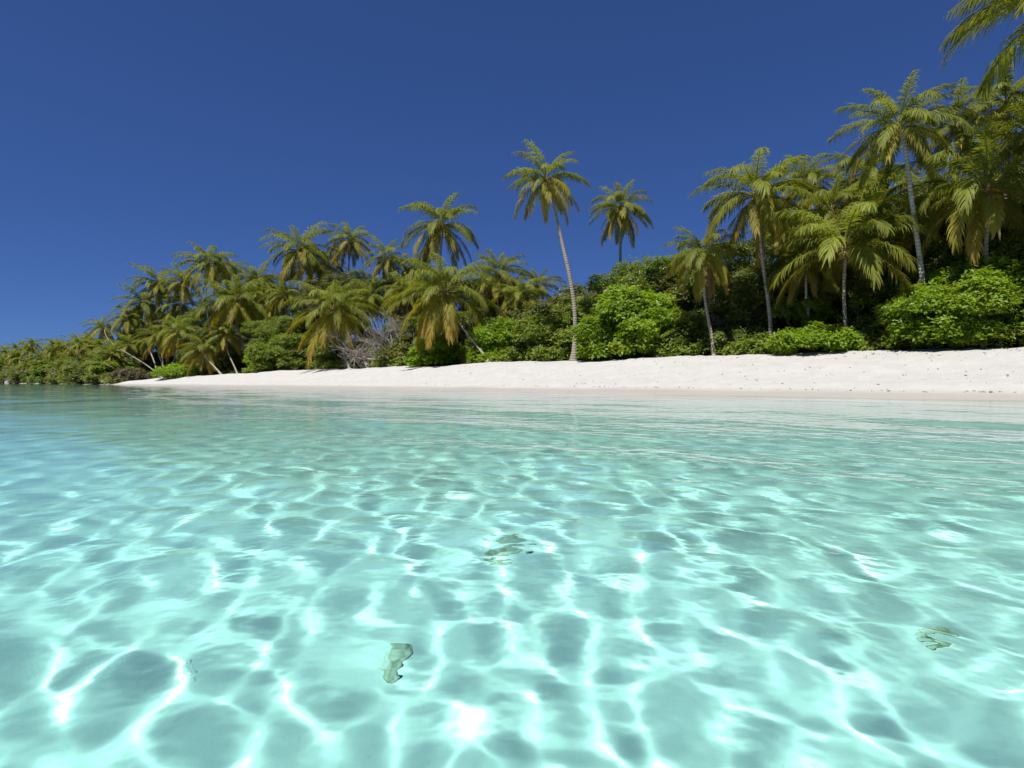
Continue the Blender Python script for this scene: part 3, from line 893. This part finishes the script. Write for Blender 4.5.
# ------------------------------------------------------------------ the far wooded point at left
def shore_y(px, z=0.25):
    Y = np.linspace(60, 420, 3000)
    k = (px - 512.0) / FPX
    zz = land_z(k * Y, Y, False)
    i = np.argmax(zz > z)
    return float(Y[i]) if zz[i] > z else 420.0
ORD = ['leftmost', 'second', 'third', 'fourth', 'fifth', 'sixth', 'seventh', 'eighth', 'ninth', 'tenth', 'eleventh', 'twelfth', 'thirteenth', 'fourteenth', 'fifteenth', 'sixteenth', 'seventeenth', 'eighteenth', 'nineteenth', 'twentieth', 'twenty-first', 'twenty-second', 'twenty-third', 'twenty-fourth', 'twenty-fifth', 'twenty-sixth', 'twenty-seventh', 'twenty-eighth', 'twenty-ninth', 'thirtieth', 'thirty-first', 'thirty-second', 'thirty-third', 'thirty-fourth']
LIBF = frond_library(0.16, 30, 2, 'far')
def far_crown(seed):
    rs = random.Random(seed)
    V, Q, U, n = [], [], [], 0
    allm = []
    for i in range(24):
        f = (i + .5) / 24
        e = 82 - 124 * f ** .95 + rs.uniform(-7, 7)
        L = rs.choice(sorted(LIBF, key=lambda L: abs(L[0] - e))[:2])
        me = L[2]
        v = np.empty(len(me.vertices) * 3, np.float32); me.vertices.foreach_get('co', v); v = v.reshape(-1, 3)
        fq = np.empty(len(me.loops), np.int32); me.loops.foreach_get('vertex_index', fq); fq = fq.reshape(-1, 4)
        uvl = np.empty(len(me.loops) * 2, np.float32); me.uv_layers[0].data.foreach_get('uv', uvl); uvl = uvl.reshape(-1, 2)
        uvv = np.zeros((len(v), 2), np.float32); uvv[fq.ravel()] = uvl
        az = i * 2.39996 + rs.uniform(-.25, .25); k = rs.uniform(.85, 1.1)
        M = np.array([[math.cos(az), -math.sin(az), 0], [math.sin(az), math.cos(az), 0], [0, 0, 1]]) * k
        V.append(v @ M.T); Q.append(fq + n); U.append(uvv); n += len(v)
        allm += [1 if L[1] >= .5 else 0] * len(fq)
    o = add_mesh('crown', np.concatenate(V), np.concatenate(Q), [m_frond, m_frond_old], None, True, np.concatenate(U), allm)
    d = o.data; bpy.data.objects.remove(o); return d
FAR = [far_crown(300 + i) for i in range(3)]
far = []
for i in range(34):
    px = -6 + 122 * (i + rnd.uniform(.2, .8)) / 34
    Y = shore_y(px) + rnd.uniform(3, 22)
    top = 353 - 0.03 * px + rnd.uniform(-9, 16)
    far.append((px, Y, top))
far.sort()
for i, (px, Y, top) in enumerate(far):
    x, y = at_depth(px, Y)
    z0 = ground(x, y)
    lx = rnd.uniform(-2.0, 2.0)
    h = height_of(top, Y) - z0
    r = empty('coconut_palm', (x, y, z0))
    tag(r, 'leftmost palm on the far wooded point' if i == 0 else ORD[i] + ' palm from the left on the far wooded point', 'palm tree', 'palms on the far point')
    P = bend_path((0, 0, -.2), (lx, rnd.uniform(-1, 1), h), .25, 8)
    v, q, uv = tube(P, np.linspace(.22, .12, 8), 6)
    add_mesh('trunk', v, q, m_trunk, r, True, uv)
    k = rnd.uniform(.75, 1.0)
    link_child('crown', FAR[i % 3], r, tuple(P[-1]), rnd.uniform(0, 6.28), (k, k, k))
ftree = []
for i in range(18):
    px = -8 + 122 * (i + rnd.uniform(.2, .8)) / 18
    front = i % 2 == 0
    Y = shore_y(px) + (rnd.uniform(2, 4) if front else rnd.uniform(8, 22))
    ftree.append((px, Y, (370 + rnd.uniform(-4, 4)) if front else (358 + rnd.uniform(-4, 6)), front))
ftree.sort()
fd = []
for i in range(4):
    rs = random.Random(500 + i)
    lobes = bush_lobes(8, 7, 6, 14, rs)
    o = leaf_mass(lobes, .55, .5, 510 + i).build('crown', (m_olive, m_mid, m_dark, m_olive)[i], None, False)
    fd.append(o.data); bpy.data.objects.remove(o)
for i, (px, Y, top, front) in enumerate(ftree):
    x, y = at_depth(px, Y)
    z0 = ground(x, y)
    h = height_of(top, Y) - z0
    r = empty('broadleaf_tree', (x, y, z0))
    tag(r, 'leftmost leafy tree on the far wooded point' if i == 0 else ORD[i] + ' leafy tree from the left on the far wooded point', 'tree', 'leafy trees on the far point')
    P = bend_path((0, 0, -.2), (rnd.uniform(-.5, .5), rnd.uniform(-.5, .5), h * .6), .2, 6)
    v, q, uv = tube(P, np.linspace(.25, .1, 6), 6)
    add_mesh('trunk', v, q, m_bark, r, True, uv)
    k = h / 6
    link_child('crown', fd[i % 4], r, (0, 0, 0.1), rnd.uniform(0, 6.28), (max(k, .7) * rnd.uniform(.9, 1.3),) * 2 + (k,))

pts = []
for i in range(60):
    px = -30 + 150 * (i + rnd.uniform(0, 1)) / 60
    x, y = at_depth(px, shore_y(px) + rnd.uniform(2.0, 5.0))
    pts.append((x, y, rnd.uniform(3.0, 5), rnd.uniform(1.2, 2.4)))
for i in range(26):
    px = -30 + 150 * (i + rnd.uniform(0, 1)) / 26
    x, y = at_depth(px, shore_y(px) + rnd.uniform(16, 26))
    pts.append((x, y, rnd.uniform(9, 12), rnd.uniform(6, 8.5)))
scatter_mass('undergrowth', 'stuff', pts, m_olive, 0.5, 0.7, 73)

# ------------------------------------------------------------------ bleached dead shrub and its fallen limb
def branch(g, p, d, L, r, depth, rs):
    n = 5
    path = [np.array(p, float)]
    dd = np.array(d, float)
    for i in range(n):
        dd = dd + np.array([rs.gauss(0, .22), rs.gauss(0, .22), rs.gauss(0.02, .16)])
        dd /= np.linalg.norm(dd)
        path.append(path[-1] + dd * L / n)
    v, q, uv = tube(path, np.linspace(r, r * .55, n + 1), 5)
    g.add(v, q, uv)
    if depth == 0: return
    for i in range(4 if depth > 1 else 5):
        k = rs.randint(2, n)
        e = dd + np.array([rs.gauss(0, .75), rs.gauss(0, .75), rs.gauss(0.05, .5)])
        e /= np.linalg.norm(e)
        branch(g, path[k], e, L * rs.uniform(.5, .8), r * .55, depth - 1, rs)

def bare_shrub(label, px, t, h, n, seed, lean=0.0):
    x, y = at_pt(px, t)
    rs = random.Random(seed)
    root = empty('bare_shrub', (x, y, ground(x, y)))
    tag(root, label, 'shrub')
    g = Geo(); tg = Geo()
    for i in range(n):
        a = rs.uniform(0, 6.28)
        d = np.array([math.cos(a) * .6 + lean, math.sin(a) * .5, 1.0]); d /= np.linalg.norm(d)
        st = np.array([math.cos(a) * .5, math.sin(a) * .5, -.15])
        branch(g, st, d, h * .62, .085, 3, rs)
        v, q, uv = tube([st, st + d * h * .3], [.12, .08], 6); tg.add(v, q, uv)
    g.build('branch', m_grey, root); tg.build('stem', m_grey, root)
bare_shrub('bleached grey leafless shrub with a tangle of twigs below the thin-trunked palm', 388, 37.6, 6.0, 6, 61)
bare_shrub('smaller grey leafless shrub leaning left beside the star-shaped palm', 366, 36.2, 3.8, 4, 62, -.5)
x, y = at_pt(374, 35.6)
g = Geo()
P = bend_path((-2.0, 0, .9), (2.2, .6, .35), .06, 9)
v, q, uv = tube(P + np.array([0, 0, .25]), np.linspace(.10, .17, 9), 8); g.add(v, q, uv)
for k, dx in ((2, -.5), (4, .4), (5, -.2)):
    v, q, uv = tube([P[k] + np.array([0, 0, .25]), P[k] + np.array([dx, -.4, .8]), P[k] + np.array([dx * 2.2, -.5, 1.3])], [.07, .05, .02], 6); g.add(v, q, uv)
v, q, uv = tube([P[7] + np.array([0, 0, .2]), P[7] + np.array([.2, .2, -.9])], [.10, .09], 6); g.add(v, q, uv)
o = g.build('fallen_branch', m_grey)
o.location = (x, y, ground(x, y))
tag(o, 'pale bleached branch lying propped in front of the grey leafless shrub', 'branch')

# ------------------------------------------------------------------ coral stones on the sea bed, rocks at the far point
m_coral, nt, p = new_mat('weedy_coral_stone')
g_ = nt.nodes.new('ShaderNodeTexCoord')
n_ = noise(nt, 9.0, 5, 0.7, g_.outputs['Object'])
nt.links.new(ramp(nt, n_.outputs[0], [(0.36, (0.20, 0.20, 0.15)), (0.46, (0.55, 0.51, 0.36)), (0.60, (0.80, 0.77, 0.66))]).outputs[0], p.inputs['Base Color'])
p.inputs['Roughness'].default_value = 0.85
m_rock, nt, p = new_mat('grey_blue_rock')
g_ = nt.nodes.new('ShaderNodeTexCoord')
n_ = noise(nt, 1.3, 6, 0.7, g_.outputs['Object'])
nt.links.new(ramp(nt, n_.outputs[0], [(0.35, (0.12, 0.13, 0.15)), (0.65, (0.34, 0.36, 0.40))]).outputs[0], p.inputs['Base Color'])
p.inputs['Roughness'].default_value = 0.8

def stone(name, label, loc, size, mat, seed):
    rs = np.random.RandomState(seed)
    bm = bmesh.new()
    bmesh.ops.create_icosphere(bm, subdivisions=4, radius=1.0)
    ks = rs.normal(size=(9, 3)) * np.array([2, 2, 2, 3.5, 3.5, 3.5, 7, 7, 9])[:, None]
    ph = rs.uniform(0, 6.28, 9)
    for v in bm.verts:
        c = np.array(v.co)
        f = 1 + sum((0.08, .08, .08, .04, .04, .04, .02, .02, .02)[i] * math.sin(ks[i] @ c + ph[i]) for i in range(9))
        v.co = Vector(c * f * np.array(size))
    me = bpy.data.meshes.new(name)
    bm.to_mesh(me); bm.free()
    for q_ in me.polygons: q_.use_smooth = True
    me.materials.append(mat)
    o = bpy.data.objects.new(name, me)
    col.objects.link(o)
    o.location = loc
    o.rotation_euler = (0, 0, rs.uniform(0, 6.28))
    tag(o, label, 'coral' if mat is m_coral else 'rock')
    return o

def bed_point(px, py):
    """where the line of sight through a pixel, bent at the still surface, meets the sea bed"""
    d = np.array([(px - 512) / FPX, 1.0, -(py - HORIZON) / FPX]); d /= np.linalg.norm(d)
    p0 = np.array([0, 0, EYE]) - d * (EYE / d[2])
    hz = math.hypot(d[0], d[1]); s2 = hz / 1.333; c2 = math.sqrt(1 - s2 * s2)
    e = np.array([d[0] / hz * s2, d[1] / hz * s2, -c2])
    q_ = p0
    for i in range(400):
        q_ = q_ + e * 0.01
        if q_[2] < ground(q_[0], q_[1]): break
    return q_

for (px, py, sz, lab, sd_) in [
    (510, 548, (.13, .10, .09), 'largest ochre and grey coral stone on the sea bed at the middle of the water', 1),
    (390, 655, (.055, .05, .04), 'small round yellow-green coral stone under the clear water left of the middle', 2),
    (930, 638, (.07, .045, .02), 'flat brownish coral stone under the water at right', 4)]:
    q_ = bed_point(px, py)
    o = stone('coral_stone', lab, (q_[0], q_[1], float(land_z(np.array([q_[0]]), np.array([q_[1]]))[0]) - sz[2] * .05), sz, m_coral, sd_)
    o.cycles.is_caustics_receiver = True
for (px, w_, h_, lab, sd_) in [(2, 5.0, 1.9, 'largest blue-grey rock at the water line on the far left', 21), (11, 3.4, 1.5, 'blue-grey rock second from the left at the far point', 22), (19, 2.4, 1.0, 'lowest blue-grey rock at the far point, next to the thin sand strip', 23)]:
    x, y = at_depth(px, shore_y(px, 0.1) + 0.5)
    stone('rock', lab, (x, y, .2), (w_ * .5, w_ * .4, h_), m_rock, sd_)

# ------------------------------------------------------------------ bits of coral, husk and leaf strewn over the beach
m_bits = leaf_material('strewn_bits', [(0, (0.20, 0.165, 0.125)), (0.3, (0.32, 0.29, 0.25)), (1, (0.46, 0.44, 0.41))], (1, 1, 1), 0.05, 0.8, 0.2, 0.2)
g = Geo()
rs = np.random.RandomState(91)
for i in range(700):
    px = rs.uniform(150, 1100)
    f = rs.uniform()
    t = 24.6 + (10.2 if px > 320 else 3.5) * (f ** 0.6)
    if i % 4 == 0 and px > 320: t = 33.6 + rs.normal(0, .5)
    if i % 5 == 0: t = 24.9 + rs.normal(0, .12)        # wrack line
    x, y = at_pt(px, t)
    z = float(land_z(np.array([x]), np.array([y]))[0])
    n = 5
    l = rs.uniform(.03, .11) * (1.4 if rs.uniform() < .1 else 1)
    a = rs.uniform(0, 6.28); e = rs.uniform(-.1, .35)
    d = np.array([math.cos(a), math.sin(a), e]) * l
    c = np.array([x, y, z + .012])
    path = [c - d * .5, c - d * .2 + [0, 0, .01], c + d * .2 + [0, 0, .012], c + d * .5]
    r = l * rs.uniform(.12, .3)
    v, q, uv = tube(path, [r * .3, r, r * .9, r * .25], 5)
    g.add(v, q, np.stack((np.full(len(v), rs.uniform()), np.zeros(len(v))), 1))
o = g.build('beach_debris', m_bits)
tag(o, kind='stuff')
